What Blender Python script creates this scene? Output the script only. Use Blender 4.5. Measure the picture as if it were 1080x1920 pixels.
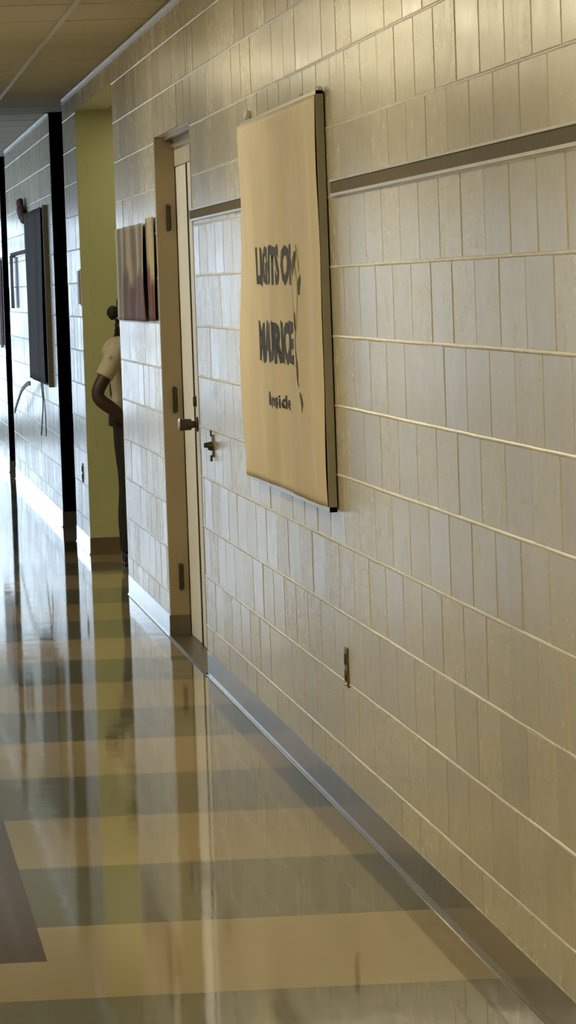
import bpy, bmesh, math, random
from mathutils import Vector, Matrix
random.seed(7)
for _o in list(bpy.data.objects): bpy.data.objects.remove(_o)
S = bpy.context.scene
COL = S.collection
# ---------------------------------------------------------------- camera
F_PX, YAW, PITCH, ROLL = 9008.57, 0.0913366596, -0.0476141822, -0.0348787728
CAM_Z = 1.58383
cam = bpy.data.cameras.new('camera'); co = bpy.data.objects.new('camera', cam); COL.objects.link(co)
cam.sensor_fit = 'VERTICAL'; cam.sensor_height = 36.0; cam.sensor_width = 20.25
cam.lens = F_PX * 36.0 / 1920.0
cam.clip_end = 300
fw = Vector((math.sin(YAW)*math.cos(PITCH), math.cos(YAW)*math.cos(PITCH), math.sin(PITCH)))
rt = fw.cross(Vector((0, 0, 1))).normalized(); up = rt.cross(fw)
r2 = rt*math.cos(ROLL) + up*math.sin(ROLL); u2 = -rt*math.sin(ROLL) + up*math.cos(ROLL)
m = Matrix((r2, u2, -fw)).transposed().to_4x4(); m.translation = Vector((0, 0, CAM_Z))
co.matrix_world = m
S.camera = co
# ---------------------------------------------------------------- view, world, daylight
S.view_settings.view_transform = 'Standard'; S.view_settings.look = 'None'
S.view_settings.gamma = 1.0; S.view_settings.exposure = 0.0
S.view_settings.use_curve_mapping = False
try:
    S.cycles.use_denoising = True
    S.cycles.sample_clamp_indirect = 6.0
    S.cycles.max_bounces = 8
except Exception: pass
W = bpy.data.worlds.new('sky'); S.world = W; W.use_nodes = True
W.node_tree.nodes['Background'].inputs[0].default_value = (0.62, 0.78, 1.0, 1)
W.node_tree.nodes['Background'].inputs[1].default_value = 1.0
D = 1.4376            # right hand wall plane
LX = -1.25            # left hand wall plane
ZC = 2.78             # ceiling
YN, YE = -3.0, 55.0   # corridor ends

def area(name, loc, rot, sx, sy, power, color):
    l = bpy.data.lights.new(name, 'AREA'); l.shape = 'RECTANGLE'; l.size = sx; l.size_y = sy
    l.energy = power; l.color = color
    o = bpy.data.objects.new(name, l); COL.objects.link(o); o.location = loc; o.rotation_euler = rot
    return o
R90 = math.pi/2
# daylight through the glazed end wall (facing -Y) and the side windows (facing +X)
area('daylight_end', (0.04, YE+0.16, 1.28), (-R90, 0, 0), 2.38, 2.32, 76, (0.66, 0.83, 1.0))
SIDE_WIN = [(32.6, 38.0), (38.6, 44.0), (44.6, 52.5)]
for a, b in SIDE_WIN:
    area('daylight_side', (LX-0.09, (a+b)/2, 1.26), (0, -R90, 0), 2.26, b-a-0.06, 16, (0.68, 0.84, 1.0))
# ---------------------------------------------------------------- materials
def mat(name, color, rough=0.5, metal=0.0, spec=0.5, coat=0.0):
    mt = bpy.data.materials.new(name); mt.use_nodes = True
    b = mt.node_tree.nodes['Principled BSDF']
    b.inputs['Base Color'].default_value = (*color, 1); b.inputs['Roughness'].default_value = rough
    b.inputs['Metallic'].default_value = metal; b.inputs['Specular IOR Level'].default_value = spec
    b.inputs['Coat Weight'].default_value = coat
    return mt
class NT:
    def __init__(s, mt): s.t = mt.node_tree; s.b = s.t.nodes['Principled BSDF']
    def n(s, k, **kw):
        x = s.t.nodes.new(k)
        for a, v in kw.items(): setattr(x, a, v)
        return x
    def l(s, a, b): s.t.links.new(a, b)
    def tex(s, scale, detail=4, rough=0.55, stretch=(1, 1, 1), coord='Object'):
        tc = s.n('ShaderNodeTexCoord'); mp = s.n('ShaderNodeMapping'); mp.inputs['Scale'].default_value = stretch
        nz = s.n('ShaderNodeTexNoise'); nz.inputs['Scale'].default_value = scale
        nz.inputs['Detail'].default_value = detail; nz.inputs['Roughness'].default_value = rough
        s.l(tc.outputs[coord], mp.inputs['Vector']); s.l(mp.outputs[0], nz.inputs['Vector']); return nz.outputs['Fac']
    def mix(s, fac, a, b, mode='MIX'):
        x = s.n('ShaderNodeMix', data_type='RGBA', blend_type=mode)
        for sock, v in ((x.inputs[0], fac), (x.inputs[6], a), (x.inputs[7], b)):
            if isinstance(v, (int, float)): sock.default_value = v
            elif isinstance(v, tuple): sock.default_value = (*v, 1)
            else: s.l(v, sock)
        return x.outputs[2]
    def ramp(s, v, lo, hi, a=0.0, b=1.0):
        x = s.n('ShaderNodeMapRange'); x.inputs[1].default_value = lo; x.inputs[2].default_value = hi
        x.inputs[3].default_value = a; x.inputs[4].default_value = b; s.l(v, x.inputs[0]); return x.outputs[0]
    def math(s, op, a, b=0.0):
        x = s.n('ShaderNodeMath', operation=op)
        for i, v in enumerate((a, b)):
            if isinstance(v, (int, float)): x.inputs[i].default_value = v
            else: s.l(v, x.inputs[i])
        return x.outputs[0]
    def bump(s, h, strength, dist):
        x = s.n('ShaderNodeBump'); x.inputs['Strength'].default_value = strength; x.inputs['Distance'].default_value = dist
        s.l(h, x.inputs['Height']); return x
def noisy(mt, var=0.15, scale=6, bump=0.0, bscale=60, stretch=(1, 1, 1), dist=0.002):
    t = NT(mt); c = tuple(t.b.inputs['Base Color'].default_value[:3])
    f = t.ramp(t.tex(scale, stretch=stretch), 0.3, 0.7)
    t.l(t.mix(f, tuple(x*(1-var) for x in c), tuple(min(1, x*(1+var)) for x in c)), t.b.inputs['Base Color'])
    if bump:
        bp = t.bump(t.tex(bscale, stretch=stretch), bump, dist); t.l(bp.outputs[0], t.b.inputs['Normal'])
    return mt

def block_material(name, c1, c2, rough):
    mt = mat(name, c1, rough); t = NT(mt)
    geo = t.n('ShaderNodeNewGeometry')
    isl = geo.outputs['Random Per Island']
    col = t.mix(isl, c1, c2)
    blot = t.ramp(t.tex(2.2, 5, 0.6), 0.35, 0.7)
    col = t.mix(t.math('MULTIPLY', blot, 0.10), col, (c1[0]*0.62, c1[1]*0.6, c1[2]*0.55))
    fine = t.ramp(t.tex(38, 3, 0.7), 0.45, 0.75)
    col = t.mix(t.math('MULTIPLY', fine, 0.04), col, (c1[0]*0.55, c1[1]*0.53, c1[2]*0.48))
    t.l(col, t.b.inputs['Base Color'])
    r = t.math('ADD', t.ramp(t.tex(14, 5, 0.65), 0.3, 0.7, -0.02, 0.05), t.math('ADD', t.math('MULTIPLY', isl, 0.04), rough))
    t.l(r, t.b.inputs['Roughness'])
    b1 = t.bump(t.tex(34, 4, 0.6), 0.12, 0.0012)
    b2 = t.bump(t.tex(5, 1, 0.5, stretch=(1, 1, 0.5)), 0.12, 0.006); t.l(b1.outputs[0], b2.inputs['Normal'])
    t.l(b2.outputs[0], t.b.inputs['Normal'])
    return mt
M = {}
M['block'] = block_material('painted_block', (0.56, 0.50, 0.36), (0.64, 0.585, 0.44), 0.21)
M['block'].node_tree.nodes['Principled BSDF'].inputs['Specular IOR Level'].default_value = 0.85
M['green'] = block_material('green_painted_block', (0.44, 0.46, 0.22), (0.47, 0.48, 0.235), 0.42)
M['dark'] = noisy(mat('black_green_paint', (0.008, 0.014, 0.014), 0.45), 0.3, 3)
M['mortar'] = noisy(mat('painted_mortar', (0.74, 0.69, 0.56), 0.3), 0.12, 12, 0.4, 50)
M['base'] = noisy(mat('brown_vinyl_base', (0.135, 0.10, 0.058), 0.15, spec=.7), 0.2, 5, 0.3, 7, dist=0.004)
M['plaster'] = noisy(mat('off_white_plaster', (0.62, 0.58, 0.48), 0.4), 0.06, 3)
M['frame'] = noisy(mat('tan_door_frame_paint', (0.33, 0.26, 0.145), 0.35), 0.08, 3)
M['door'] = noisy(mat('white_gloss_door_paint', (0.86, 0.89, 0.95), 0.45, spec=1.0), 0.03, 3, 0.10, 3, stretch=(1, 1, .3), dist=0.003)
M['white'] = noisy(mat('white_enamel', (0.75, 0.74, 0.70), 0.25), 0.05, 9)
M['alu'] = noisy(mat('aluminium_strip', (0.78, 0.77, 0.72), 0.28, 0.85), 0.06, 20)
M['rail'] = noisy(mat('brown_tack_strip', (0.105, 0.082, 0.045), 0.7), 0.12, 30)
M['brass'] = noisy(mat('aged_brass', (0.20, 0.15, 0.06), 0.35, 0.9), 0.25, 60)
M['chrome'] = mat('satin_steel', (0.55, 0.52, 0.46), 0.22, 1.0)
M['bronze'] = noisy(mat('dark_bronze', (0.06, 0.045, 0.028), 0.4, 0.6), 0.2, 30)
M['kraft'] = noisy(mat('kraft_paper', (0.80, 0.69, 0.50), 0.55), 0.10, 3, 0.5, 5, stretch=(1, 1, .25), dist=0.008)
M['backing'] = noisy(mat('board_backing', (0.16, 0.12, 0.07), 0.8), 0.1, 12)
M['wrap'] = noisy(mat('grey_tan_board_edge', (0.24, 0.21, 0.14), 0.6), 0.1, 8)
M['ink'] = noisy(mat('blue_black_marker', (0.028, 0.038, 0.062), 0.6), 0.5, 25, stretch=(1, 1, .3))
M['ink2'] = mat('brown_marker', (0.06, 0.042, 0.018), 0.6)
M['yellow'] = noisy(mat('yellow_crayon', (0.50, 0.43, 0.16), 0.6), 0.1, 9)
M['darkcloth'] = noisy(mat('dark_brown_paper', (0.050, 0.040, 0.036), 0.75), 0.25, 3, stretch=(1, 1, .3))
M['redbrown'] = noisy(mat('red_brown_paper', (0.10, 0.028, 0.014), 0.7), 0.3, 9)
M['ribbon'] = mat('black_ribbon', (0.012, 0.014, 0.02), 0.5)
M['string'] = mat('grey_string', (0.13, 0.13, 0.14), 0.6)
M['purple'] = mat('purple_paper', (0.12, 0.06, 0.20), 0.6)
M['leafgreen'] = mat('green_paper', (0.05, 0.14, 0.07), 0.6)
M['pink'] = mat('pink_paper', (0.42, 0.30, 0.36), 0.6)
M['skin'] = noisy(mat('dark_brown_skin', (0.050, 0.026, 0.017), 0.5), 0.12, 20)
M['shirt'] = noisy(mat('cream_white_shirt', (0.52, 0.47, 0.36), 0.85), 0.1, 14, 0.4, 18, dist=0.006)
M['hair'] = noisy(mat('black_hair', (0.008, 0.007, 0.006), 0.6), 0.4, 60, 0.8, 90, dist=0.01)
M['trousers'] = noisy(mat('black_trousers', (0.014, 0.012, 0.012), 0.8), 0.2, 9)
M['shoe'] = mat('black_shoe', (0.015, 0.015, 0.015), 0.4)
M['eye'] = mat('eye_white', (0.6, 0.58, 0.52), 0.3)
M['tgrid'] = mat('white_ceiling_grid', (0.66, 0.62, 0.50), 0.35)
M['threshold'] = mat('metal_threshold', (0.10, 0.085, 0.06), 0.35, 0.7)

# floor: vinyl tiles laid in 4 ft bands across the corridor, dark centre field
mt = mat('vinyl_floor', (0.3, 0.25, 0.15), 0.09); t = NT(mt)
tc = t.n('ShaderNodeTexCoord'); sp = t.n('ShaderNodeSeparateXYZ'); t.l(tc.outputs['Object'], sp.inputs[0])
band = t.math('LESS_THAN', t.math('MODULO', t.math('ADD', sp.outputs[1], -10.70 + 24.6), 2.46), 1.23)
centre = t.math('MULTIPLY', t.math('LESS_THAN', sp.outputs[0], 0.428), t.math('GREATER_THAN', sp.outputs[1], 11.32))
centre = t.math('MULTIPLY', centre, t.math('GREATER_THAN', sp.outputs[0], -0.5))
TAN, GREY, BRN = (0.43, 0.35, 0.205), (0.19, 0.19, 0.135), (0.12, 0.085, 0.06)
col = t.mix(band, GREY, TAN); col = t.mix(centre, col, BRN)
sp_n = t.ramp(t.tex(45, 5, 0.8), 0.45, 0.7)
col = t.mix(t.math('MULTIPLY', sp_n, 0.10), col, (0.4, 0.36, 0.25))
tx = t.math('PINGPONG', sp.outputs[0], 0.1524); ty = t.math('PINGPONG', t.math('ADD', sp.outputs[1], 0.2), 0.1524)
t.l(col, t.b.inputs['Base Color'])
t.l(t.ramp(t.tex(3.5, 4, 0.6), 0.3, 0.7, 0.035, 0.075), t.b.inputs['Roughness'])
b1 = t.bump(t.tex(3.2, 2, 0.5), 0.2, 0.0022); t.l(b1.outputs[0], t.b.inputs['Normal'])
t.b.inputs['Specular IOR Level'].default_value = 0.45
M['floor'] = mt
# ceiling tiles
mt = mat('ceiling_tile', (0.58, 0.54, 0.43), 0.8); t = NT(mt)
f = t.ramp(t.tex(120, 3, 0.7), 0.5, 0.65)
t.l(t.mix(t.math('MULTIPLY', f, 0.25), (0.62, 0.58, 0.46), (0.36, 0.33, 0.25)), t.b.inputs['Base Color'])
M['ceil'] = mt
# lamp diffuser
mt = mat('lamp_diffuser', (0.9, 0.88, 0.8), 0.4); b = mt.node_tree.nodes['Principled BSDF']
b.inputs['Emission Color'].default_value = (1.0, 0.89, 0.62, 1); b.inputs['Emission Strength'].default_value = 20.0
M['lamp'] = mt
mt = mt.copy(); mt.name = 'alcove_fill_diffuser'; mt.node_tree.nodes['Principled BSDF'].inputs['Emission Strength'].default_value = 5.5  # glow of the unseen panel added to brighten the green wall from above
M['alcove_fill'] = mt
# thin window glass
mt = bpy.data.materials.new('thin_window_glass'); mt.use_nodes = True; nt = mt.node_tree
for n in list(nt.nodes):
    if n.type != 'OUTPUT_MATERIAL': nt.nodes.remove(n)
tr = nt.nodes.new('ShaderNodeBsdfTransparent'); gl = nt.nodes.new('ShaderNodeBsdfGlossy'); gl.inputs['Roughness'].default_value = 0.02
mx = nt.nodes.new('ShaderNodeMixShader'); mx.inputs[0].default_value = 0.08
nt.links.new(tr.outputs[0], mx.inputs[1]); nt.links.new(gl.outputs[0], mx.inputs[2])
nt.links.new(mx.outputs[0], [n for n in nt.nodes if n.type == 'OUTPUT_MATERIAL'][0].inputs[0])
M['glass'] = mt
# painted picture on the two pinned sheets: cream sheet with a brown swirl
mt = mat('printed_sheet', (0.42, 0.36, 0.25), 0.55); t = NT(mt)
tc = t.n('ShaderNodeTexCoord'); sp = t.n('ShaderNodeSeparateXYZ'); t.l(tc.outputs['Object'], sp.inputs[0])
nz = t.tex(1.3, 3, 0.5, stretch=(1, 1.2, 2.5))
wv = t.n('ShaderNodeTexWave'); wv.bands_direction = 'Y'; wv.inputs['Scale'].default_value = 0.55; wv.inputs['Distortion'].default_value = 2.5
t.l(tc.outputs['Object'], wv.inputs['Vector'])
col = t.mix(t.ramp(wv.outputs['Fac'], 0.3, 0.8), (0.50, 0.43, 0.31), (0.20, 0.165, 0.10))
low = t.ramp(t.math('ADD', sp.outputs[2], t.math('MULTIPLY', nz, 0.30)), 0.17, 0.10)
low = t.math('MULTIPLY', low, t.ramp(sp.outputs[1], .75, .45))
col = t.mix(t.math('MULTIPLY', low, 1.0), col, (0.13, 0.036, 0.016))
edge = t.ramp(sp.outputs[1], .95, 1.1); col = t.mix(edge, col, (0.50, 0.50, 0.42))
t.l(col, t.b.inputs['Base Color'])
M['print'] = mt

# ---------------------------------------------------------------- mesh helpers
def link(name, bm, material, parent=None, smooth=False, bevel=0.0, seg=2):
    me = bpy.data.meshes.new(name)
    bmesh.ops.recalc_face_normals(bm, faces=bm.faces[:])
    bm.to_mesh(me); bm.free()
    mats = material if isinstance(material, (list, tuple)) else [material]
    for x in mats: me.materials.append(x)
    o = bpy.data.objects.new(name, me); COL.objects.link(o)
    if parent: o.parent = parent
    if smooth:
        for pgon in me.polygons: pgon.use_smooth = True
    if bevel:
        md = o.modifiers.new('bevel', 'BEVEL'); md.width = bevel; md.segments = seg; md.limit_method = 'ANGLE'
    return o
def box(bm, x0, x1, y0, y1, z0, z1, mi=0):
    vs = [bm.verts.new((x, y, z)) for x in (x0, x1) for y in (y0, y1) for z in (z0, z1)]
    for f in ((0, 1, 3, 2), (4, 6, 7, 5), (0, 4, 5, 1), (2, 3, 7, 6), (0, 2, 6, 4), (1, 5, 7, 3)):
        bm.faces.new([vs[i] for i in f]).material_index = mi
def cyl(bm, p0, p1, r0, r1=None, n=16, cap=True):
    r1 = r0 if r1 is None else r1
    p0, p1 = Vector(p0), Vector(p1); d = (p1-p0).normalized()
    a = d.orthogonal().normalized(); b = d.cross(a)
    A = [bm.verts.new(p0 + (a*math.cos(2*math.pi*i/n) + b*math.sin(2*math.pi*i/n))*r0) for i in range(n)]
    B = [bm.verts.new(p1 + (a*math.cos(2*math.pi*i/n) + b*math.sin(2*math.pi*i/n))*r1) for i in range(n)]
    for i in range(n): bm.faces.new((A[i], A[(i+1) % n], B[(i+1) % n], B[i]))
    if cap: bm.faces.new(A[::-1]); bm.faces.new(B)
def tube(bm, pts, radii, n=10):
    pts = [Vector(q) for q in pts]
    if isinstance(radii, (int, float)): radii = [radii]*len(pts)
    rings = []; a = None
    for i, q in enumerate(pts):
        d = (pts[min(i+1, len(pts)-1)] - pts[max(i-1, 0)]).normalized()
        a = d.orthogonal().normalized() if a is None else (a - d*a.dot(d)).normalized()
        b = d.cross(a)
        rings.append([bm.verts.new(q + (a*math.cos(2*math.pi*k/n) + b*math.sin(2*math.pi*k/n))*radii[i]) for k in range(n)])
    for A, B in zip(rings, rings[1:]):
        for k in range(n): bm.faces.new((A[k], A[(k+1) % n], B[(k+1) % n], B[k]))
    bm.faces.new(rings[0][::-1]); bm.faces.new(rings[-1])
def bx(name, material, dims, parent=None, bevel=0.0, **kw):
    bm = bmesh.new(); box(bm, *dims); return link(name, bm, material, parent, bevel=bevel, **kw)
def struct(o): o['kind'] = 'structure'; return o
def thing(name, label, cat, loc=(0, 0, 0), group=None):
    o = bpy.data.objects.new(name, None); COL.objects.link(o); o.location = loc
    o.empty_display_size = 0.1
    return tag(o, label, cat, group)
def tag(o, label, cat, group=None):
    o['label'] = label; o['category'] = cat
    if group: o['group'] = group
    return o
def curve(pts, n=12):
    """Catmull-Rom through pts."""
    P = [Vector(q) for q in pts]; out = []
    P = [P[0]*2-P[1]] + P + [P[-1]*2-P[-2]]
    for i in range(1, len(P)-2):
        for k in range(n):
            s = k/n; a, b, c, d = P[i-1:i+3]
            out.append(0.5*((2*b) + (c-a)*s + (2*a-5*b+4*c-d)*s*s + (3*b-a-3*c+d)*s**3))
    out.append(P[-2]); return out

# ---------------------------------------------------------------- room shell
BH, BW, OFF = 0.2032, 0.4064, 0.0702   # block course, block length, joint offset (photo: running bond)
OFF = 2.10214325 % BW
def block_wall(name, s0, s1, z0, z1, place, material, parent=None, back=0.0, gap=0.0045, depth=0.0035, tilt=1.0, bead=.0024):
    """Blocks over a mortar bed. place(s, z, d) -> point, d = out of the wall."""
    bm = bmesh.new()
    k = int(math.floor(z0/BH+1e-6))
    while k*BH < z1-1e-4:
        za, zb = max(k*BH, z0), min((k+1)*BH, z1)
        n = math.floor((s0-OFF)/BW - (k % 2)*0.5)
        while True:
            a = OFF + (n + (k % 2)*0.5)*BW; b = a+BW
            if a >= s1-1e-4: break
            sa, sb = max(a, s0), min(b, s1)
            if sb-sa > 0.012 and zb-za > 0.012:
                ia = gap if sa > s0+1e-5 else 0.0; ib = gap if sb < s1-1e-5 else 0.0
                ja = .0020 if za > z0+1e-5 else 0.0; jb = .0020 if zb < z1-1e-5 else 0.0
                pr = random.uniform(0, 0.0012); tw = tilt*random.uniform(-0.0005, 0.0005); tz = tilt*random.uniform(-0.0003, 0.0003); pr *= tilt
                bv = 0.0028
                outer = [(sa+ia, za+ja), (sb-ib, za+ja), (sb-ib, zb-jb), (sa+ia, zb-jb)]
                inner = [(sa+ia+bv*(ia > 0), za+ja+bv*(ja > 0)), (sb-ib-bv*(ib > 0), za+ja+bv*(ja > 0)),
                         (sb-ib-bv*(ib > 0), zb-jb-bv*(jb > 0)), (sa+ia+bv*(ia > 0), zb-jb-bv*(jb > 0))]
                sg = ((-1, -1), (1, -1), (1, 1), (-1, 1))
                O = [bm.verts.new(place(q[0], q[1], -depth-0.001)) for q in outer]
                I = [bm.verts.new(place(q[0], q[1], pr + tw*g[0] + tz*g[1])) for q, g in zip(inner, sg)]
                bm.faces.new(I)
                for i in range(4): bm.faces.new((O[i], O[(i+1) % 4], I[(i+1) % 4], I[i]))
            n += 1
        k += 1
    # painted-over bed joints stand a hair proud of the blocks
    kk = int(math.floor(z0/BH))+1
    while kk*BH < z1-.02:
        prof = [(-.0062, -.0012), (-.0042, .0006), (-.0014, bead), (.0014, bead), (.0042, .0006), (.0062, -.0012)]
        nseg = max(1, int((s1-s0)/.25)); prev = None
        for i in range(nseg+1):
            s_ = s0+(s1-s0)*i/nseg; jz = random.uniform(-.0009, .0009); jd = random.uniform(-.0010, .0006)
            ring = [bm.verts.new(place(s_, kk*BH+a+jz, d_+(jd if d_ > 0 else 0))) for a, d_ in prof]
            if prev:
                for a in range(5): bm.faces.new((prev[a], prev[a+1], ring[a+1], ring[a])).material_index = 1
            prev = ring
        kk += 1
    # mortar bed and body of the wall
    th = 0.19
    q = [place(s, z, d) for d in (-depth, -th) for s, z in ((s0, z0), (s1, z0), (s1, z1), (s0, z1))]
    v = [bm.verts.new(x) for x in q]
    for f in ((0, 1, 2, 3), (7, 6, 5, 4), (0, 4, 5, 1), (1, 5, 6, 2), (2, 6, 7, 3), (3, 7, 4, 0)):
        bm.faces.new([v[i] for i in f]).material_index = 1
    me = bpy.data.meshes.new(name); bm.to_mesh(me); bm.free()
    me.materials.append(material); me.materials.append(M['mortar'] if material is M['block'] else material)
    o = bpy.data.objects.new(name, me); COL.objects.link(o)
    if parent: o.parent = parent
    return o
right = lambda s, z, d: (D-d, s, z)
left = lambda s, z, d: (LX+d, s, z)
def facing(Y, sgn=-1):
    return lambda s, z, d: (s, Y + sgn*d, z)
DY0, DY1, DZ = 19.475, 21.69, 2.257        # double door opening
AY0, AY1, AZ = 24.86, 28.70, 2.655         # green alcove
RY0, RY1 = 30.35, 32.25                    # dark recess
QY0, QY1 = 40.95, 42.40                    # second dark recess
struct(block_wall('wall_right', -3.0, DY0, 0, ZC, right, M['block']))
struct(block_wall('wall_right_over_door', DY0, DY1, DZ, ZC, right, M['block']))
struct(block_wall('wall_right_beyond_door', DY1, AY0, 0, ZC, right, M['block']))
struct(block_wall('wall_right_over_alcove', AY0, AY1, AZ, ZC, right, M['block']))
struct(block_wall('wall_right_between_recesses', AY1, RY0, 0, ZC, right, M['block']))
struct(block_wall('wall_right_far', RY1, QY0, 0, ZC, right, M['block']))
struct(block_wall('wall_right_end', QY1, YE, 0, ZC, right, M['block']))
# alcove: green back wall facing us, the wall it hides behind, its end
GX = 3.2
struct(block_wall('wall_alcove_back', D+0.0005, GX, 0, ZC, facing(AY1-.008), M['green'], gap=.0012, depth=.0012, tilt=.05, bead=.0003))
struct(bx('wall_alcove_near', M['plaster'], (D+0.20, GX, AY0-0.10, AY0-0.001, 0, ZC)))
struct(bx('wall_alcove_side', M['plaster'], (GX, GX+0.1, AY0-0.1, AY1+0.19, 0, ZC)))
struct(bx('ceiling_alcove', M['plaster'], (D+0.20, GX, AY0, AY1, AZ, AZ+0.06)))
for nm, y0, y1, dep in (('near', RY0, RY1, 0.75), ('far', QY0, QY1, 0.75)):
    struct(bx('wall_%s_recess_back' % nm, M['dark'], (D, D+dep, y1, y1+0.1, 0, ZC)))
    struct(bx('wall_%s_recess_side' % nm, M['plaster'], (D+dep, D+dep+0.1, y0-0.1, y1+0.1, 0, ZC)))
    struct(bx('wall_%s_recess_front' % nm, M['plaster'], (D+0.19, D+dep, y0-0.1, y0-0.001, 0, ZC)))
# left wall with its windows, never seen directly
prev = YN; wins = SIDE_WIN
bm = bmesh.new()
for a, b_ in wins:
    box(bm, LX-0.2, LX, prev, a, 0, ZC); box(bm, LX-0.2, LX, a, b_, 0, 0.12); box(bm, LX-0.2, LX, a, b_, 2.42, ZC); prev = b_
box(bm, LX-0.2, LX, prev, YE, 0, ZC)
struct(link('wall_left', bm, M['plaster']))
for i, (a, b_) in enumerate(wins):
    bm = bmesh.new()
    for z in (0.12, 0.95, 2.37): box(bm, LX-0.03, LX+.002, a, b_, z, z+0.05)
    nn = 4
    for k in range(nn+1):
        y = a + (b_-a-0.05)*k/nn; box(bm, LX-0.03, LX+.002, y, y+0.05, 0.12, 2.42)
    w_ = struct(link('window_%d' % (i+2), bm, M['alu']))
    bx('pane', M['glass'], (LX-0.020, LX-0.014, a+.02, b_-.02, .14, 2.40), w_)
# end wall, glazed
bm = bmesh.new()
box(bm, LX-.2, -1.15, YE, YE+.2, 0, ZC); box(bm, 1.25, D+.2, YE, YE+.2, 0, ZC); box(bm, -1.15, 1.25, YE, YE+.2, 2.45, ZC); box(bm, -1.15, 1.25, YE, YE+.2, 0, .1)
struct(link('wall_end', bm, M['plaster']))
bm = bmesh.new()
for x in (-1.15, -0.57, 0.02, 0.62, 1.19): box(bm, x, x+.06, YE+.05, YE+.12, .1, 2.45)
for z in (.1, 1.0, 2.1, 2.39): box(bm, -1.15, 1.25, YE+.05, YE+.12, z, z+.06)
w_ = struct(link('window_1', bm, M['alu']))
bx('pane', M['glass'], (-1.13, 1.23, YE+.083, YE+.089, .12, 2.43), w_)
struct(bx('wall_near', M['plaster'], (LX-.2, D+.2, YN-.2, YN, 0, ZC)))
# floor
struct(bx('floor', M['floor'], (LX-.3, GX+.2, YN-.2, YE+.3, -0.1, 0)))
# ceiling tiles in a grid
struct(bx('ceiling', M['ceil'], (LX-.3, GX+.2, YN-.2, YE+.3, ZC, ZC+.1)))
bm = bmesh.new()
gx = 1.025
for k in range(4):
    x = gx - 0.6096*k
    if x > LX: box(bm, x-.012, x+.012, YN, YE, ZC-.006, ZC)
y = YN
while y < YE:
    box(bm, LX, D, y-.012, y+.012, ZC-.004, ZC); y += 1.2192
struct(link('trim_1', bm, M['tgrid'])).name = 'trim_1'
# bright angle strip where the ceiling meets the wall
for i, (a, b_) in enumerate(((YN, AY0), (AY0, RY0), (RY1, QY0), (QY1, YE))):
    bm = bmesh.new(); box(bm, D-.022, D, a, b_, ZC-.010, ZC-.0065); box(bm, D-.004, D-.001, a, b_, ZC-.028, ZC-.007)
    struct(link('trim_%d' % (i+2), bm, M['white']))
# vinyl cove base with a small toe
def base(name, a, b_, x=D, h=0.102, caps=(False, False)):
    bm = bmesh.new(); prof = [(0, h), (-.003, h-.002), (-.004, .014), (-.006, .006), (-.010, .0025), (-.011, 0.0005), (0, 0.0005)]
    ys = [a, b_]
    L = [[bm.verts.new((x+px, y, pz)) for px, pz in prof] for y in ys]
    for i in range(len(prof)): bm.faces.new((L[0][i], L[0][(i+1) % len(prof)], L[1][(i+1) % len(prof)], L[1][i]))
    bm.faces.new(L[0]); bm.faces.new(L[1][::-1])
    return struct(link(name, bm, M['base']))
YJ = 13.93
base('baseboard_right', YN, YJ-.0015); base('baseboard_right_mid', YJ+.0015, DY0-.0); base('baseboard_right_beyond_door', DY1, AY0)
base('baseboard_right_between', AY1, RY0); base('baseboard_right_far', RY1, QY0); base('baseboard_right_end', QY1, YE)
struct(bx('baseboard_alcove', M['base'], (D+.001, GX, AY1-.015, AY1-.008, 0.0005, .102)))
struct(bx('baseboard_near_recess', M['base'], (D+.001, D+.75, RY1-.006, RY1, 0.0005, .102)))
struct(bx('baseboard_far_recess', M['base'], (D+.001, D+.75, QY1-.006, QY1, 0.0005, .102)))
# flat strips at the dark recess corners
# ---------------------------------------------------------------- ceiling lamps (beside and above the frame), and an added alcove fill panel
t_ = thing('ceiling_light', 'unseen warm fill panel added in the green alcove to brighten its wall', 'ceiling light', (2.05, 28.05, AZ))
bx('diffuser', M['alcove_fill'], (-.28, .28, -.28, .28, -.012, -.008), t_)
bm = bmesh.new()
box(bm, -.3, -.28, -.3, .3, -.014, -.0005); box(bm, .28, .3, -.3, .3, -.014, -.0005); box(bm, -.3, .3, -.3, -.28, -.014, -.0005); box(bm, -.3, .3, .28, .3, -.014, -.0005)
link('light_frame', bm, M['white'], t_)
for i, y in enumerate((3.5, 8.0, 12.5, 17.0, 21.5, 26.0)):
    t_ = thing('ceiling_light', ['nearest', 'second nearest', 'third nearest', 'fourth nearest', 'fifth nearest', 'farthest'][i] + ' of the recessed warm fluorescent panels in the corridor ceiling', 'ceiling light', (-.2, y, ZC), 'recessed fluorescent ceiling lights of the corridor')
    bx('diffuser', M['lamp'], (-.28, .28, -.58, .58, -.012, -.008), t_)
    bm = bmesh.new()
    box(bm, -.3, -.28, -.6, .6, -.014, -.005); box(bm, .28, .3, -.6, .6, -.014, -.005)
    box(bm, -.3, .3, -.6, -.58, -.014, -.005); box(bm, -.3, .3, .58, .6, -.014, -.005)
    link('light_frame', bm, M['white'], t_)

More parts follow.
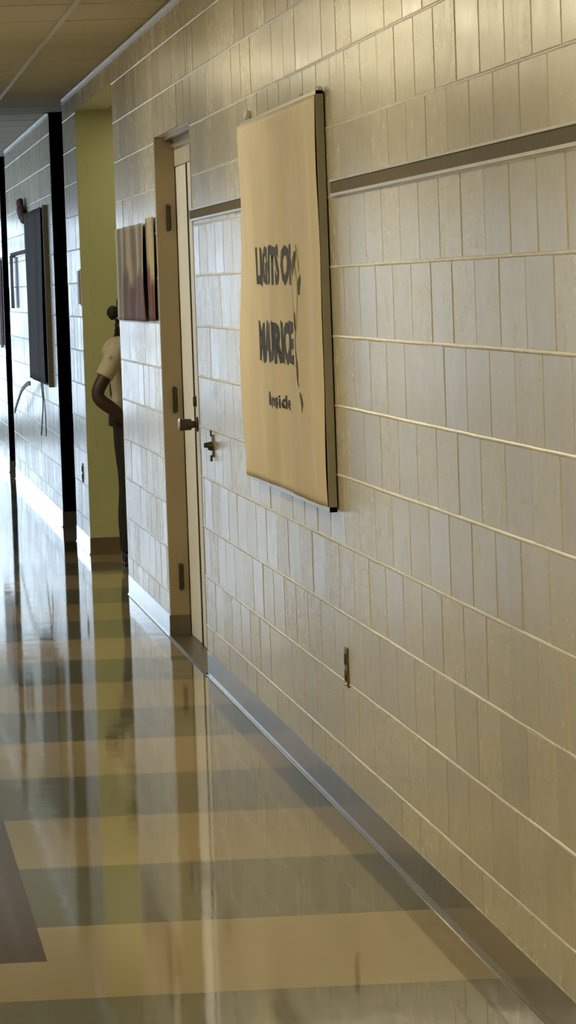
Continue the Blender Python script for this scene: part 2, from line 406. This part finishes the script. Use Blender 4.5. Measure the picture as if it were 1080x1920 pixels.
# ---------------------------------------------------------------- double door
d = struct(bpy.data.objects.new('door_1', None)); COL.objects.link(d); d.location = (1.5, (DY0+DY1)/2, 0)
cy = (DY0+DY1)/2
def dbox(name, m_, dims, parent=None, bevel=0.0):
    x0, x1, y0, y1, z0, z1 = dims
    return bx(name, m_, (x0-1.5, x1-1.5, y0-cy, y1-cy, z0, z1), parent or d, bevel=bevel)
LXD = 1.527; GAP = 20.93
bm = bmesh.new()     # frame jambs with stop profile
def off(b): return (b[0]-1.5, b[1]-1.5, b[2]-cy, b[3]-cy, b[4], b[5])
box(bm, *off((D-.004, LXD-.004, DY1-.05, DY1, 0, DZ)))
box(bm, *off((LXD-.004, D+.19, DY1-.03, DY1, 0, DZ)))
link('far_jamb', bm, M['frame'], d, bevel=.003)
bm = bmesh.new(); box(bm, *off((D-.002, D+.19, DY0, DY0+.03, 0, DZ))); link('near_jamb', bm, M['frame'], d, bevel=.003)
bm = bmesh.new(); box(bm, *off((LXD-.004, D+.19, DY0+.03, DY1-.03, 2.125, DZ))); link('head', bm, M['white'], d, bevel=.002)
bm = bmesh.new(); box(bm, *off((LXD-.03, LXD-.005, DY0+.03, DY1-.05, 2.205, 2.217))); box(bm, *off((LXD-.055, LXD-.005, DY0+.03, DY1-.05, 2.240, DZ)))
link('closer_track', bm, M['chrome'], d)
dbox('astragal', M['bronze'], (LXD-.006, LXD+.01, GAP-.012, GAP+.010, .012, 2.121))
lf = dbox('inactive_leaf', M['door'], (LXD, LXD+.045, GAP+.002, DY1-.052, .012, 2.121), bevel=.0015); lf.name = 'door_leaf'
la = dbox('door_leaf', M['door'], (LXD, LXD+.045, DY0+.033, GAP-.003, .012, 2.121), bevel=.0015)
dbox('door_stop_back', M['frame'], (LXD+.05, LXD+.09, DY0+.03, DY1-.03, 0, 2.125))
dbox('threshold', M['threshold'], (D-.01, D+.19, DY0, DY1, 0.0005, .010))
dbox('frame_base_wrap', M['base'], (D-.010, LXD-.006, DY1-.056, DY1-.0505, 0.011, .102))
for z in (1.895, 1.075, .275):     # three hinges on the far jamb
    bm = bmesh.new(); cyl(bm, (1.487-1.5, DY1-.058-cy, z-.06), (1.487-1.5, DY1-.058-cy, z+.06), .0065, n=12)
    for q in (-.02, .02): cyl(bm, (1.487-1.5, DY1-.058-cy, z+q-.002), (1.487-1.5, DY1-.058-cy, z+q+.002), .0078, n=12)
    box(bm, 1.478-1.5, 1.500-1.5, DY1-.053-cy, DY1-.0495-cy, z-.055, z+.055)
    link('hinge', bm, M['bronze'], d)
LY = 20.80
bm = bmesh.new(); cyl(bm, (LXD-1.5+.002, LY-cy, .985), (LXD-1.5-.010, LY-cy, .985), .034, .030, 24)
link('rose', bm, M['bronze'], la, smooth=False).matrix_parent_inverse.identity()
bm = bmesh.new(); cyl(bm, (LXD-1.5-.010, LY-cy, .985), (LXD-1.5-.030, LY-cy, .985), .014, .017, 20)
cyl(bm, (LXD-1.5-.030, LY-cy, .985), (LXD-1.5-.080, LY-cy, .985), .024, .0275, 28); link('door_knob', bm, M['bronze'], la)
bm = bmesh.new(); cyl(bm, (LXD-1.5-.0801, LY-cy, .985), (LXD-1.5-.086, LY-cy, .985), .0275, .022, 28); link('knob_face', bm, M['chrome'], la)
bm = bmesh.new(); cyl(bm, (LXD-1.5+.001, LY+.06-cy, 1.083), (LXD-1.5-.014, LY+.06-cy, 1.083), .025, .021, 20); link('deadbolt', bm, M['bronze'], la)

# wall switch lock with brass key cylinder beside the door
t_ = thing('key_switch', 'small round brass key switch on the block wall right of the double door', 'switch', (D, 18.80, .955))
bm = bmesh.new(); cyl(bm, (0, 0, 0), (-.006, 0, 0), .046, .042, 24); link('plate', bm, M['brass'], t_)
bm = bmesh.new(); cyl(bm, (-.006, 0, 0), (-.022, 0, 0), .018, .016, 16); cyl(bm, (-.022, 0, .004), (-.038, 0, .004), .011, .009, 16); link('key_cylinder', bm, M['bronze'], t_)
bm = bmesh.new(); box(bm, -.012, -.006, -.008, .008, .038, .062); link('plate_tab', bm, M['bronze'], t_)
bm = bmesh.new(); box(bm, -.014, -.006, -.012, .012, -.060, -.036); link('plate_tab', bm, M['bronze'], t_)
# electrical outlets
def outlet(y, z, label, grp=None):
    t_ = thing('electrical_outlet', label, 'outlet', (D, y, z))
    bm = bmesh.new(); box(bm, -.006, 0, -.036, .036, -.058, .058); link('cover_plate', bm, M['brass'], t_, bevel=.002)
    for q in (-.024, .024):
        bm = bmesh.new(); cyl(bm, (-.006, 0, q), (-.010, 0, q), .017, .016, 20); link('socket', bm, M['bronze'], t_)
    bm = bmesh.new(); cyl(bm, (-.006, 0, -.050), (-.009, 0, -.050), .0055, .004, 12); link('screw', bm, M['chrome'], t_)
outlet(13.95, .455, 'brass electrical outlet low on the block wall below the big kraft paper board')
outlet(29.30, .470, 'small electrical outlet low on the narrow wall piece left of the green wall')
# ---------------------------------------------------------------- tack rails
def rail(y0, y1, z, label, endcap=False):
    t_ = thing('tack_rail', label, 'tack rail', (D, (y0+y1)/2, z))
    h = (y1-y0)/2
    bx('tack_strip', M['rail'], (-.010, 0, -h, h, -.017, .017), t_)
    bx('top_edge', M['alu'], (-.014, 0, -h, h, .017, .023), t_)
    bx('bottom_edge', M['alu'], (-.014, 0, -h, h, -.025, -.017), t_)
    bx('end_cap', M['alu'], (-.015, 0, h, h+.006, -.025, .023), t_)
    if endcap: bx('paper_clip', M['frame'], (-.022, 0, -h-.05, -h-.001, -.045, .032), t_, bevel=.003)
    return t_
rail(3.0, 13.86, 1.854, 'long brown tack rail with bright metal edges right of the kraft paper board')
rail(16.85, 19.47, 1.872, 'short brown tack rail between the double door and the kraft paper board', True)
rail(36.4, 40.0, 1.893, 'grey far tack rail behind the dark hanging banner')
# ---------------------------------------------------------------- bulletin board with kraft paper
BY0, BY1, BZ0, BZ1 = 14.045, 16.72, .905, 2.145
cyb, czb = (BY0+BY1)/2, (BZ0+BZ1)/2
t_ = thing('bulletin_board', 'large wall board with aluminium frame, wholly covered in tan kraft paper', 'bulletin board', (D, cyb, czb))
h, v = (BY1-BY0)/2, (BZ1-BZ0)/2
bx('backing', M['backing'], (-.020, -.004, -h+.005, h-.005, -v+.005, v-.005), t_)
for nm, dims in (('frame_bottom', (-.029, -.005, -h, h, -v, -v+.016)), ('frame_top', (-.0288, -.005, -h, h, v-.012, v)),
                 ('frame_near', (-.0285, -.005, -h, -h+.02, -v, v)), ('frame_far', (-.022, -.004, h-.02, h, -v, v))):
    o = bx(nm, M['alu'] if nm != 'frame_near' else M['wrap'], dims, t_, bevel=.001)
for y in (-h+.1, 0, h-.1):
    for z in (-v+.08, v-.08): bx('mounting_pad', M['rail'], (-.005, 0, y-.02, y+.02, z-.02, z+.02), t_)
# paper: wavy sheet hung over the board, bulging at its far edge
PX = -.031
def paper_d(y, z):
    """distance of the paper in front of the wall at local (y,z)"""
    u = (y+h)/(2*h); w = (z+v)/(2*v)
    g = .0042*math.sin(9.0*u + 2.2*math.sin(3.0*w)) + .0025*math.sin(23*u + 4*w) + .0016*math.sin(41*u-7*w+1.0)
    g += .004*math.exp(-((u-.78-.2*(w-.4))/.06)**2)*(1-w) + .003*math.exp(-((u-.2-.15*w)/.05)**2)
    hold = min(1, (1-w)/.07) * min(1, w/.06+.3) * min(1, u/.04+.1)
    bul = .022*math.exp(-((1-u)/.10)**2)*math.exp(-((w-.28)/.28)**2)
    return .0405 + 1.35*g*hold + bul - .0105*max(0, 1-u/.035)
def paper_edge(w):   # far edge runs a little beyond the board, near edge slightly inside
    return h - .02 + .02*math.sin(5*w)
bm = bmesh.new(); NU, NV = 150, 60; rows = []
pt = czb*0
for thk in (0, 1):
    grid = []
    for j in range(NV+1):
        w = j/NV; z = -v+.018 + (2*v-.032)*w
        near = -h+.008 + .006*math.sin(7*w+1) + .004*math.sin(17*w); far = paper_edge(w)
        grid.append([bm.verts.new((-paper_d(near+(far-near)*i/NU, z)+.0006*thk, near+(far-near)*i/NU, z)) for i in range(NU+1)])
    rows.append(grid)
for g in rows:
    for j in range(NV):
        for i in range(NU): bm.faces.new((g[j][i], g[j][i+1], g[j+1][i+1], g[j+1][i]))
A, B = rows
for j in range(NV):
    bm.faces.new((A[j][0], A[j+1][0], B[j+1][0], B[j][0])); bm.faces.new((A[j][NU], A[j+1][NU], B[j+1][NU], B[j][NU]))
for i in range(NU):
    bm.faces.new((A[0][i], A[0][i+1], B[0][i+1], B[0][i])); bm.faces.new((A[NV][i], A[NV][i+1], B[NV][i+1], B[NV][i]))
kp = link('kraft_paper', bm, M['kraft'], None, smooth=True); kp.location = (D, cyb, czb)
tag(kp, 'wrinkled tan kraft paper sheet with dark blue hand lettering hung over the wall board', 'paper')
def on_paper(bm, mat_, name, lift=.0016):
    """bm holds points (0, y, z) in board coordinates; lay them on the paper"""
    for vv in bm.verts: vv.co.x = -paper_d(vv.co.y, vv.co.z) - lift
    return link(name, bm, mat_, kp)
def lettering(text, yl, yr, z0, z1, name, mat_, bold=.012):
    """yl = end of the word further from the camera (reads left to right towards the camera)"""
    cu = bpy.data.curves.new('t', 'FONT'); cu.body = text; cu.offset = bold; cu.resolution_u = 2
    o = bpy.data.objects.new('t', cu); COL.objects.link(o)
    bpy.context.view_layer.update()
    me = bpy.data.meshes.new_from_object(o.evaluated_get(bpy.context.evaluated_depsgraph_get()))
    bpy.data.objects.remove(o)
    bm = bmesh.new(); bm.from_mesh(me); bpy.data.meshes.remove(me)
    xs = [q.co.x for q in bm.verts]; ys = [q.co.y for q in bm.verts]
    x0, x1, y0, y1 = min(xs), max(xs), min(ys), max(ys)
    for q in bm.verts:
        a = (q.co.x-x0)/(x1-x0); b_ = (q.co.y-y0)/(y1-y0)
        wob = .004*math.sin(a*31) + .003*math.sin(a*57+2)
        q.co = (0, yl + (yr-yl)*a - cyb, z0 + (z1-z0)*b_ + wob + .018*a*0 - czb)
    for _ in range(4):
        long = [e for e in bm.edges if e.calc_length() > .025]
        if long: bmesh.ops.subdivide_edges(bm, edges=long, cuts=1)
    bmesh.ops.triangulate(bm, faces=bm.faces[:])
    return on_paper(bm, mat_, name)
lettering('LIGHTS OF', 16.02, 14.90, 1.578, 1.706, 'lettering', M['ink'], .05)['label'] = 'dark blue hand drawn words LIGHTS OF'
lettering('MAURICE', 16.02, 14.92, 1.325, 1.462, 'lettering', M['ink'], .05)['label'] = 'dark blue hand drawn second line of lettering'
lettering('Inside', 15.72, 15.10, 1.183, 1.228, 'lettering', M['ink'], .02)['label'] = 'small dark third line of lettering'
def blade(name, pts, widths, mat_, lift=.0012):
    """a drawn stroke through (y,z) points with given widths"""
    c = curve([(0, a-cyb, b_-czb) for a, b_ in pts], 8); bm = bmesh.new(); n = len(c); L = []
    for i, q in enumerate(c):
        s = i/(n-1)*(len(widths)-1); k = min(int(s), len(widths)-2); w = widths[k]+(widths[k+1]-widths[k])*(s-k)
        tn = (c[min(i+1, n-1)]-c[max(i-1, 0)]).normalized(); nn = Vector((0, -tn.z, tn.y))
        L.append((bm.verts.new(q+nn*w/2), bm.verts.new(q-nn*w/2)))
    for a, b_ in zip(L, L[1:]): bm.faces.new((a[0], a[1], b_[1], b_[0]))
    return on_paper(bm, mat_, name, lift)
blade('drawing', [(14.73, 1.655), (14.74, 1.58), (14.76, 1.47), (14.77, 1.41)], [.03, .16, .14, .02], M['yellow'], .001)['label'] = 'yellow crayon body of the tall drawing'
blade('outline_stroke', [(14.72, 1.66), (14.83, 1.61), (14.87, 1.54), (14.86, 1.46)], [.05, .03, .025, .01], M['ink2'])
blade('outline_stroke', [(14.74, 1.665), (14.735, 1.655), (14.73, 1.64)], [.07, .11, .07], M['ink2'], .002)
blade('outline_stroke', [(14.70, 1.70), (14.66, 1.665), (14.63, 1.62)], [.01, .02, .03], M['yellow'])
blade('outline_stroke', [(14.60, 1.60), (14.64, 1.57), (14.62, 1.555)], [.02, .05, .02], M['ink2'])
blade('outline_stroke', [(14.79, 1.49), (14.77, 1.46), (14.78, 1.44)], [.03, .07, .03], M['ink2'], .002)
blade('outline_stroke', [(14.80, 1.43), (14.80, 1.38), (14.78, 1.34), (14.75, 1.305)], [.03, .05, .06, .07], M['rail'])
blade('outline_stroke', [(14.78, 1.32), (14.74, 1.305), (14.72, 1.298)], [.04, .09, .03], M['redbrown'], .002)
blade('outline_stroke', [(14.72, 1.275), (14.71, 1.262)], [.015, .03], M['ink2'])
blade('outline_stroke', [(14.68, 1.245), (14.63, 1.22), (14.61, 1.198)], [.01, .03, .05], M['ink2'])
# ball of clear tape at the board's top corner and pins along its top
for k, (y, z, s) in enumerate(((16.55, 2.165, .014), (14.62, 2.150, .008), (14.08, 2.146, .013))):
    bm = bmesh.new(); bmesh.ops.create_icosphere(bm, subdivisions=2, radius=s)
    for q in bm.verts: q.co.z *= 1.5 if k == 0 else .9; q.co += Vector((random.uniform(-.2, .2)*s, random.uniform(-.2, .2)*s, random.uniform(-.2, .2)*s))
    o = link('push_pin', bm, M['white'], None); o.location = (D-.012-s*.2, y, z)
    tag(o, ('crumpled white tape on the wall above the left corner of the kraft paper board', 'white pin in the middle of the kraft paper board\'s top edge', 'white pin at the top right corner of the kraft paper board')[k], ('tape', 'pin', 'pin')[k])
    if k == 0: o.name = 'crumpled_tape'
# ---------------------------------------------------------------- two pinned picture sheets beyond the door
def sheet(name, y0, y1, z0, z1, amp, label, mat_, x=.012, seedv=0.0, cat='poster', lift=0.0):
    bm = bmesh.new(); nu, nv = 50, 24; G = []
    cyy, czz = (y0+y1)/2, (z0+z1)/2
    for thk in (0, 1):
        g = []
        for j in range(nv+1):
            w = j/nv; row = []
            for i in range(nu+1):
                u = i/nu
                dd = x + amp*(.6*math.sin(11*u+seedv+1.5*w)+.4*math.sin(27*u+3*w+seedv)) * (.35+.65*abs(math.sin(2.5*w+.4)))
                dd += lift*(1-u)**4*0 + lift*(u**6)
                row.append(bm.verts.new((-max(dd, .003)+.0005*thk, (u-.5)*(y1-y0), (w-.5)*(z1-z0))))
            g.append(row)
        G.append(g)
    for g in G:
        for j in range(nv):
            for i in range(nu): bm.faces.new((g[j][i], g[j][i+1], g[j+1][i+1], g[j+1][i]))
    A, B = G
    for j in range(nv):
        for e in (0, nu): bm.faces.new((A[j][e], A[j+1][e], B[j+1][e], B[j][e]))
    for i in range(nu):
        for e in (0, nv): bm.faces.new((A[e][i], A[e][i+1], B[e][i+1], B[e][i]))
    o = link(name, bm, mat_, None, smooth=True); o.location = (D, cyy, czz)
    return tag(o, label, cat)
sheet('poster', 22.42, 24.76, 1.425, 1.888, .009, 'wide creased poster, cream above and dark red brown below, beside the alcove corner', M['print'], .016, 0.3)
sheet('poster', 21.78, 22.28, 1.43, 1.905, .006, 'narrow creased poster, olive above and dark red below, against the door frame', M['print'], .012, 2.0)
# ---------------------------------------------------------------- far wall: dark hanging banner, ornament, ribbon, strings
bb = thing('bulletin_board', 'tall narrow looking board covered in dark brown paper beside the black recess', 'bulletin board', (D, 34.6, 1.555))
bx('backing', M['rail'], (-.030, 0, -1.60, 1.30, -.62, .61), bb)
bx('frame_near', M['frame'], (-.034, 0, -1.65, -1.60, -.63, .62), bb)
o = sheet('paper', 33.05, 35.95, .945, 2.165, .010, '', M['darkcloth'], .046, 1.2)
for kk in ('label', 'category'): del o[kk]
o.parent = bb; o.location = (0, 34.5-34.6, 1.555-1.555); o.name = 'dark_paper'
bm = bmesh.new()
for k, (y, z, r) in enumerate(((36.9, 2.26, .05), (36.75, 2.20, .06), (36.4, 2.14, .045), (36.95, 2.17, .03))):
    mtx = Matrix.Translation((0, y-36.8, z-2.2)) @ Matrix.Diagonal((.55, 5.0, 1.0, 1)); bmesh.ops.create_icosphere(bm, subdivisions=2, radius=r, matrix=mtx)
for q in bm.verts: q.co += Vector((math.sin(q.co.z*190)*.003, 0, math.sin(q.co.y*40+q.co.x*150)*.006))
o = link('paper_ornament', bm, M['redbrown'], None, smooth=True); o.location = (D-.035, 36.8, 2.2)
tag(o, 'crumpled red brown paper ornament at the upper left corner of the dark board', 'ornament')
bm = bmesh.new(); c = curve([(-.03, 35.2, .915), (-.035, 35.6, .905), (-.04, 36.6, .84), (-.035, 37.7, .73), (-.03, 38.5, .645), (-.03, 38.6, .63)], 10)
L = []
for i, q in enumerate(c):
    w = .030 + .004*math.sin(i*1.7); L.append([bm.verts.new(q-Vector((0, 36.6, .84))+Vector((dx, 0, dz))) for dx, dz in ((-.004, -w/2), (.004, -w/2), (.004, w/2), (-.004, w/2))])
for a, b_ in zip(L, L[1:]):
    for k in range(4): bm.faces.new((a[k], a[(k+1) % 4], b_[(k+1) % 4], b_[k]))
bm.faces.new(L[0]); bm.faces.new(L[-1][::-1])
o = link('black_ribbon', bm, M['ribbon'], None, smooth=False); o.location = (D-.045, 36.6, .84)
tag(o, 'black curved paper ribbon trailing from the lower end of the dark board', 'ribbon')
for k, (ys, lab) in enumerate(((((34.55, .93), (34.35, .80), (34.6, .66), (34.85, .545)), 'longer grey string hanging below the dark board, its end curling left'), (((34.3, .93), (34.1, .78), (34.0, .62), (34.05, .56)), 'shorter grey string hanging straight below the dark board'))):
    bm = bmesh.new(); tube(bm, curve([(-.02, a-34.4, b_-.8) for a, b_ in ys], 8), .0035+.001*(k == 0), 8)
    o = link('string', bm, M['string'], None, smooth=True); o.location = (D, 34.4, .8); tag(o, lab, 'string')
o = sheet('hanging_pennant', 38.95, 39.75, 1.455, 1.885, .003, 'narrow dark pennant hanging from the far tack rail beyond the dark board', M['darkcloth'], .030, .4, 'pennant')
# poster on the last visible wall piece
pp = thing('poster', 'purple, pink and green poster on the farthest wall at the left edge', 'poster', (D-.006, 43.6, 1.5))
bx('purple_sheet', M['purple'], (-.02, -.002, -.85, .95, -.02, .38), pp); bx('green_sheet', M['leafgreen'], (-.02, -.002, -.85, .95, -.38, -.021), pp)
bx('pink_border', M['pink'], (-.024, -.002, -1.0, -.851, -.40, .40), pp)
# room sign at the corner of the green wall
t_ = thing('room_sign', 'small dark room sign at the edge of the wall left of the green wall', 'sign', (D, 28.86, 1.60))
bx('sign_plate', M['bronze'], (-.010, 0, -.11, .11, -.10, .10), t_, bevel=.002)
bx('sign_border', M['alu'], (-.006, 0, -.12, .12, -.11, .11), t_)
# ---------------------------------------------------------------- person leaning at the alcove corner, seen from the side
def ell(bm, c, r, rot=None, sub=3):
    mt_ = Matrix.Translation(c) @ (rot or Matrix.Identity(4)) @ Matrix.Diagonal((*r, 1))
    bmesh.ops.create_icosphere(bm, subdivisions=sub, radius=1.0, matrix=mt_)
PP = Vector((1.655, 27.5, 0)); SHIFT = -.028
person = thing('person', 'person with dark puffed hair in cream shirt, elbow bent, half hidden at the alcove corner', 'person', PP + Vector((SHIFT, 0, 0)))
def rem(o, vox, sm=4):
    md = o.modifiers.new('remesh', 'REMESH'); md.mode = 'VOXEL'; md.voxel_size = vox; md.use_smooth_shade = True
    sd = o.modifiers.new('smooth', 'SMOOTH'); sd.factor = .5; sd.iterations = sm
    return o
def V(x, y, z): return Vector((x-PP.x, y-PP.y, z))
def limb(bm, pts, rad, n=14):
    c = curve([V(*q) for q in pts], 6); rr = []
    for i in range(len(c)):
        s = i/(len(c)-1)*(len(rad)-1); k = min(int(s), len(rad)-2); rr.append(rad[k]+(rad[k+1]-rad[k])*(s-k))
    tube(bm, c, rr, n)
def hand(bm, w, dirv, side, curl=.5):
    """palm and five fingers from wrist w along dirv; side = direction of the thumb"""
    dv = dirv.normalized(); sd = side.normalized(); nn = dv.cross(sd)
    ell(bm, w+dv*.045, (.042, .034, .014), Matrix((dv, sd, nn)).transposed().to_4x4(), 2)
    for k, L in enumerate((.062, .070, .066, .052)):
        o_ = w + dv*.075 + sd*(.026-.017*k)
        p1 = o_ + dv*L*.45; p2 = p1 + (dv*.8+nn*curl*.8)*L*.32; p3 = p2 + (dv*.4+nn*curl*1.3)*L*.28
        tube(bm, [o_-dv*.02, o_, p1, p2, p3], [.009, .0088, .0082, .0076, .0062], 10)
    o_ = w + dv*.020 + sd*.024
    tube(bm, [o_-sd*.012, o_, o_+dv*.022+sd*.020, o_+dv*.048+sd*.026+nn*.010], [.011, .0105, .0095, .0075], 10)
bm = bmesh.new()
SR, ER, WR = (1.585, 27.33, 1.225), (1.466, 27.30, .985), (1.650, 27.33, .805)
SL, EL, WL = (1.625, 27.67, 1.225), (1.600, 27.73, .965), (1.775, 27.68, .835)
limb(bm, [SR, (1.530, 27.31, 1.12), ER, (1.555, 27.31, .895), WR], [.047, .043, .040, .037, .039, .036, .027])
limb(bm, [SL, (1.605, 27.70, 1.10), EL, (1.69, 27.71, .895), WL], [.047, .043, .040, .037, .039, .036, .027])
hand(bm, V(*WR), V(1.73, 27.35, .735)-V(*WR), Vector((.5, .35, .6)))
hand(bm, V(*WL), V(1.86, 27.64, .80)-V(*WL), Vector((.1, -.3, .9)))
# torso, neck, legs inside the clothes
limb(bm, [(1.655, 27.5, .84), (1.665, 27.5, .98), (1.655, 27.5, 1.12), (1.635, 27.5, 1.25), (1.645, 27.5, 1.33), (1.67, 27.5, 1.38)], [.11, .095, .10, .115, .055, .046, .046])
for sg in (-1, 1):
    limb(bm, [(1.65, 27.5+.08*sg, .86), (1.642, 27.5+.09*sg, .64), (1.645, 27.5+.09*sg, .45), (1.630, 27.5+.09*sg, .24), (1.632, 27.5+.09*sg, .07)], [.075, .070, .055, .050, .048, .036, .032])
# head facing +X, slightly bowed: skull, face, jaw, nose, lips, brow, ears
hr = Matrix.Rotation(math.radians(10), 4, 'Y'); hc = V(1.700, 27.5, 1.455)
def hp(x, y, z): return hc + (hr @ Vector((x, y, z)))
ell(bm, hp(-.005, 0, .025), (.088, .070, .082), hr); ell(bm, hp(.025, 0, -.030), (.058, .054, .072), hr); ell(bm, hp(.048, 0, -.082), (.026, .026, .020), hr, 2)
ell(bm, hp(.088, 0, -.012), (.018, .012, .022), hr, 2); ell(bm, hp(.096, 0, -.026), (.012, .016, .009), hr, 2)
ell(bm, hp(.078, 0, -.052), (.012, .024, .006), hr, 2); ell(bm, hp(.076, 0, -.063), (.012, .022, .007), hr, 2)
for sg in (-1, 1):
    ell(bm, hp(.074, .028*sg, .020), (.012, .020, .007), hr, 2); ell(bm, hp(.055, .038*sg, -.025), (.022, .018, .020), hr, 2)
    ell(bm, hp(-.008, .071*sg, -.008), (.016, .008, .028), hr, 2)
rem(link('body', bm, M['skin'], person, smooth=True), .006)
for sg in (-1, 1):
    bm = bmesh.new(); ell(bm, hp(.074, .029*sg, .004), (.010, .013, .008), hr, 2); link('eye', bm, M['eye'], person, smooth=True)
# hair: cap, puff at the back of the head, braid at the nape
bm = bmesh.new()
ell(bm, hp(-.018, 0, .040), (.090, .078, .078), hr); ell(bm, hp(-.060, 0, 0), (.045, .060, .060), hr)
h_ = link('hair', bm, M['hair'], person, smooth=True); rem(h_, .008, 2)
bm = bmesh.new(); pc = V(1.578, 27.46, 1.448)
rr_ = random.Random(3)
for k in range(60):
    a = rr_.uniform(0, 6.28); b_ = rr_.uniform(-1, 1); q = Vector((math.sqrt(1-b_*b_)*math.cos(a), math.sqrt(1-b_*b_)*math.sin(a), b_))
    ell(bm, pc + Vector((q.x*.028, q.y*.03, q.z*.034)), (.011, .011, .011), None, 1)
ell(bm, pc, (.032, .034, .038), None, 2); ell(bm, pc + Vector((.035, .02, 0)), (.03, .03, .03), None, 2)
rem(link('hair_puff', bm, M['hair'], person, smooth=True), .006, 1)
bm = bmesh.new()
for k in range(9): ell(bm, V(1.600-.002*k+.003*(k % 2), 27.455, 1.405-.014*k), (.013-.0005*k, .012, .011), None, 2)
rem(link('braid', bm, M['hair'], person, smooth=True), .005, 1)
# shirt with short sleeves
bm = bmesh.new()
limb(bm, [(1.655, 27.5, .86), (1.665, 27.5, .98), (1.655, 27.5, 1.12), (1.635, 27.5, 1.24), (1.640, 27.5, 1.30)], [.125, .108, .112, .130, .070])
for A_, B_ in ((SR, (1.505, 27.305, 1.085)), (SL, (1.605, 27.70, 1.09))):
    mid = tuple((a+b_)/2 for a, b_ in zip(A_, B_)); inn = (1.64, 27.5+(A_[1]-27.5)*.5, 1.245)
    limb(bm, [inn, A_, mid, B_], [.060, .064, .057, .054, .052])
# gathered light hood lying on the shoulder
ell(bm, V(1.575, 27.34, 1.255), (.045, .06, .040)); ell(bm, V(1.600, 27.42, 1.285), (.040, .08, .030))
for k in range(7): ell(bm, V(1.540+.014*k, 27.285+.012*k, 1.200+.019*k), (.011, .035, .009), None, 2)
rem(link('shirt', bm, M['shirt'], person, smooth=True), .007, 2)
bm = bmesh.new()
limb(bm, [(1.655, 27.5, .80), (1.655, 27.5, .90)], [.125, .118])
for sg in (-1, 1):
    limb(bm, [(1.650, 27.5+.075*sg, .84), (1.645, 27.5+.09*sg, .62), (1.645, 27.5+.09*sg, .44), (1.630, 27.5+.09*sg, .25), (1.632, 27.5+.09*sg, .075)], [.092, .082, .068, .062, .060, .054, .052])
rem(link('trousers', bm, M['trousers'], person, smooth=True), .008, 2)
for sg in (-1, 1):
    bm = bmesh.new(); y_ = 27.5+.09*sg
    ell(bm, V(1.630, y_, .045), (.045, .038, .044)); ell(bm, V(1.70, y_, .032), (.090, .042, .031)); box(bm, 1.588-PP.x, 1.785-PP.x, y_-.036-PP.y, y_+.036-PP.y, .001, .018)
    rem(link('shoe', bm, M['shoe'], person, smooth=True), .006, 1)
